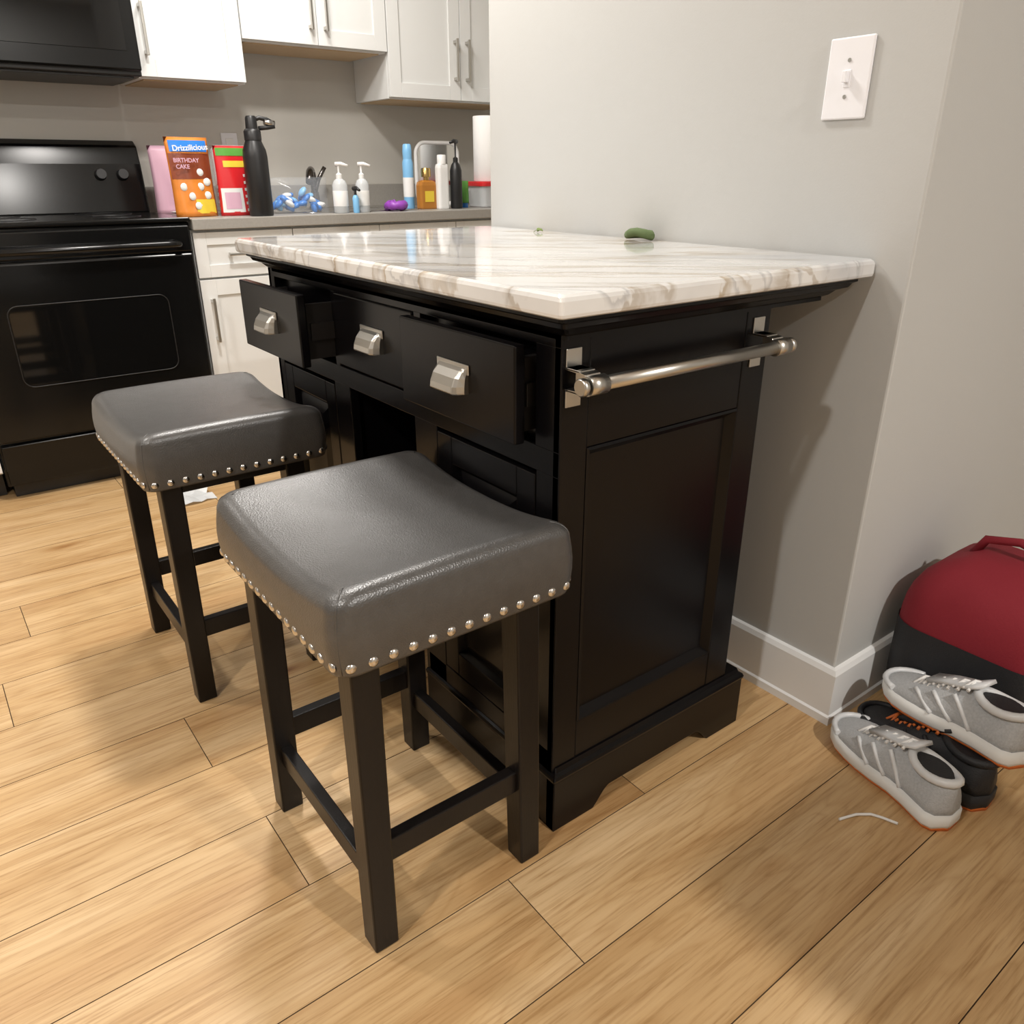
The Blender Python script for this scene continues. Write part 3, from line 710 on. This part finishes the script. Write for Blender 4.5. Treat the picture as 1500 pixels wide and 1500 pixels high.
# ------------------------------------------------------------------ shoes
def sneaker(X,Y,Z,yaw,mu,mo,ms,ml,roll=0,pitch=0,name="sneaker",acc=None):
    E=empty(name,(X,Y,Z))
    R=Matrix.Translation((X,Y,Z))@Matrix.Rotation(yaw,4,'Z')@Matrix.Rotation(pitch,4,'Y')@Matrix.Rotation(roll,4,'X')
    L_=.285
    def half(t):
        return .036+.014*math.sin(math.pi*min(1,max(0,(t-.25)/.9)))-.006*math.exp(-((t-.38)/.12)**2)
    secs=[0,.03,.08,.16,.26,.38,.5,.62,.72,.82,.9,.96,1.0]
    def endf(t):
        if t<.08:return math.sqrt(max(0,1-((.08-t)/.08)**2))*.98+.02
        if t>.82:return math.sqrt(max(0,1-((t-.82)/.185)**2))
        return 1
    def sole(nm,z0,z1,m,gr):
        rings=[]
        for t in secs:
            w=(half(t)+gr)*max(.05,endf(t));rise=.016*max(0,(t-.72)/.28)**2
            x=t*L_
            rings.append([R@Vector(p) for p in ((x,-w*.92,z0+rise),(x,-w,z0+rise+.006),(x,-w*.97,z1+rise*.5),(x,w*.97,z1+rise*.5),(x,w,z0+rise+.006),(x,w*.92,z0+rise))])
        loft(nm,rings,m,E)
    sole("outsole",0,.008,acc or ms,.003);sole("midsole",.006,.034,ms,.006)
    H=[.085,.098,.100,.096,.088,.096,.094,.078,.066,.058,.050,.044,.036]
    rings=[]
    for t,h in zip(secs,H):
        w=half(t)*max(.08,endf(t));x=t*L_*.985+.002;rg=[]
        for k in range(15):
            a=math.pi*k/14;q=math.cos(a);s=math.sin(a)
            ww=w*(1-.38*max(0,s-.2)*(1 if t<.6 else .4))
            rg.append(R@Vector((x,ww*math.copysign(abs(q)**.75,q),.030+(h-.03)*s**.85)))
        rings.append(rg)
    loft("upper",rings,mu,E)
    for s in (-1,1):
        for j,(ta,tb) in enumerate(((.30,.45),(.42,.58),(.54,.70))):
            pts=[]
            for k in range(6):
                f=k/5;t=ta+(tb-ta)*f;w=half(t)*(1.03-.32*f);pts.append(R@Vector((t*L_,s*w,.034+(.052-.012*j)*f)))
            tube("overlay_%d_%d"%(s+1,j),pts,.0045,mo,E,6)
    pts=[R@Vector((L_*(.80+.19*math.cos(a)),.047*math.sin(a),.042)) for a in [(-1.35+2.7*k/12) for k in range(13)]]
    tube("toe_guard",pts,.006,mo,E,6)
    pts=[R@Vector((L_*(.19+.165*math.cos(a)),.026*math.sin(a),.097+.004*math.cos(2*a))) for a in [2*math.pi*k/20 for k in range(20)]]
    tube("collar",pts,.008,mo,E,8,closed=True)
    prism_pts=[R@Vector((L_*(.19+.155*math.cos(a)),.023*math.sin(a),.1005)) for a in [2*math.pi*k/20 for k in range(20)]]
    bm=bmesh.new();bm.faces.new([bm.verts.new(p) for p in prism_pts]);fin("opening",bm,M['shblack'],E)
    loft("tongue",[[R@Vector((x,y,z)) for x,y,z in ((x0,-.02,z0),(x0,.02,z0),(x0+.004,.02,z0+.006),(x0+.004,-.02,z0+.006))] for x0,z0 in ((.085,.118),(.11,.102),(.15,.090),(.19,.074))],mo,E)
    for k in range(6):
        x=.108+.019*k;z=.108-.0085*k
        tube("lace_%d"%k,[R@Vector((x,-.024,z-.006)),R@Vector((x+.005,0,z+.004)),R@Vector((x,.024,z-.006))],.0032,ml,E,6)
        tube("lace_cross_%d"%k,[R@Vector((x-.006,-.022,z-.002)),R@Vector((x+.004,0,z+.006)),R@Vector((x+.012,.022,z-.006))],.0028,ml,E,6)
    return E
sneaker(-.370,1.245,0,math.radians(161),M['mesh'],M['silver'],M['foam'],M['lace'],acc=M['shor'])
sneaker(-.352,1.350,0,math.radians(168),M['shblack'],M['shblack'],M['shblack'],M['shor'],acc=M['shor'])
sneaker(-.322,1.372,.108,math.radians(169),M['mesh'],M['silver'],M['foam'],M['lace'],acc=M['shor'],pitch=.06)
E=empty("shoe_lace",(-.48,1.2,0))
tube("cord",[(-.50,1.115,.003),(-.495,1.13,.003),(-.488,1.15,.003),(-.472,1.17,.004),(-.455,1.18,.003),(-.43,1.185,.006)],.0025,M['lace'],E,8)
# red bag
BX,BY=-.498,1.622
E=empty("red_duffel_bag",(BX,BY,0))
def bagrings(z0,z1,n,g=0):
    rings=[]
    for k in range(n):
        z=z0+(z1-z0)*k/(n-1);t=z/.37
        s=(max(.06,1-((t-.42)/.60)**4))**.5*(1+g)
        rings.append([(BX+a*s,BY+b*s,z) for a,b in rrect(.156,.15,.07,6)])
    return rings
loft("bag_body",bagrings(0,.37,15),M['redf'],E)
loft("bag_base",bagrings(0.001,.22,8,.012),M['shblack'],E,caps=False)
tube("handle",[(BX-.08,BY,.35),(BX-.06,BY,.39),(BX,BY,.405),(BX+.06,BY,.39),(BX+.08,BY,.35)],.009,M['redf'],E,8)
# unseen cabinet added out of frame on the right to cast a floor shadow
E=empty("added_shadow_cabinet",(.40,1.04,0))
box("cabinet_body",.26,.56,.89,1.25,.04,.96,M['cab'],E,.003)
box("cabinet_top",.25,.57,.88,1.26,.96,.98,M['cab'],E,.003)
for q,(a,b) in enumerate(((.05,.34),(.35,.64),(.65,.95))):box("flap_%d"%q,.245,.262,.895,1.245,a,b,M['cab'],E,.002)
for a in (.28,.52):
    for b in (.91,1.21):box("foot_%d_%d"%(a*100,b*100),a,a+.02,b,b+.02,0,.042,M['blkp'],E,.001)
E=empty("crumpled_wrapper",(-2.8,.66,0))
pr=random.Random(8);bm=bmesh.new();g=[]
for j in range(6):
    g.append([bm.verts.new((-2.84+.14*i/5+pr.uniform(-.01,.01),.58+.14*j/5+pr.uniform(-.01,.01),.002+pr.random()*.022)) for i in range(6)])
for j in range(5):
    for i in range(5):bm.faces.new((g[j][i],g[j][i+1],g[j+1][i+1],g[j+1][i]))
o=fin("foil",bm,M['clearp'],E);sm=o.modifiers.new("s",'SOLIDIFY');sm.thickness=.001
# ------------------------------------------------------------------ lights
def down(name,x,y,p,r=.09,col=(1,.96,.91)):
    E=empty(name,(x,y,CH-.01))
    lathe("trim_ring",(x,y,CH-.008),[(r+.03,0),(r+.03,.007),(r+.005,.0075)],M['trim'],E,24)
    l=bpy.data.lights.new(name+"_light",'AREA');l.shape='DISK';l.size=2*r;l.energy=p;l.color=col
    o=bpy.data.objects.new(name+"_bulb",l);bpy.context.collection.objects.link(o);o.location=(x,y,CH-.012)
    o.parent=E;o.matrix_parent_inverse=Matrix.Translation(Vector(E['_loc'])).inverted()
down("ceiling_light",-.35,-.95,33,.06)
down("ceiling_light",1.5,1.0,64,.06)  # lamp added to brighten the partition end and throw the unseen cabinet's shadow
down("ceiling_light",-2.05,.85,36,.12)
down("ceiling_light",-2.85,1.30,17,.20)
down("ceiling_light",-2.3,-.5,20,.12)
down("ceiling_light",-1.5,-1.8,16,.10)
w=bpy.data.worlds.new("World");S.world=w;w.use_nodes=True
w.node_tree.nodes['Background'].inputs[0].default_value=(.9,.93,1,1);w.node_tree.nodes['Background'].inputs[1].default_value=.3
# ------------------------------------------------------------------ camera
f=1149.96;th=math.radians(23.449);ya=math.radians(37.179);ro=math.radians(-.104)
h=Vector((-math.cos(ya),math.sin(ya),0));r=Vector((math.sin(ya),math.cos(ya),0));z=Vector((0,0,1))
F=h*math.cos(th)-z*math.sin(th);U=h*math.sin(th)+z*math.cos(th)
R_=r*math.cos(ro)+U*math.sin(ro);U_=-r*math.sin(ro)+U*math.cos(ro)
c=bpy.data.cameras.new("camera");c.sensor_width=36;c.lens=36*f/1500;c.clip_start=.02
co=bpy.data.objects.new("camera",c);bpy.context.collection.objects.link(co)
m4=Matrix((( R_.x,U_.x,-F.x,0),(R_.y,U_.y,-F.y,0),(R_.z,U_.z,-F.z,1.07),(0,0,0,1)));co.matrix_world=m4
S.camera=co
S.view_settings.view_transform='Standard';S.view_settings.look='None';S.view_settings.exposure=0
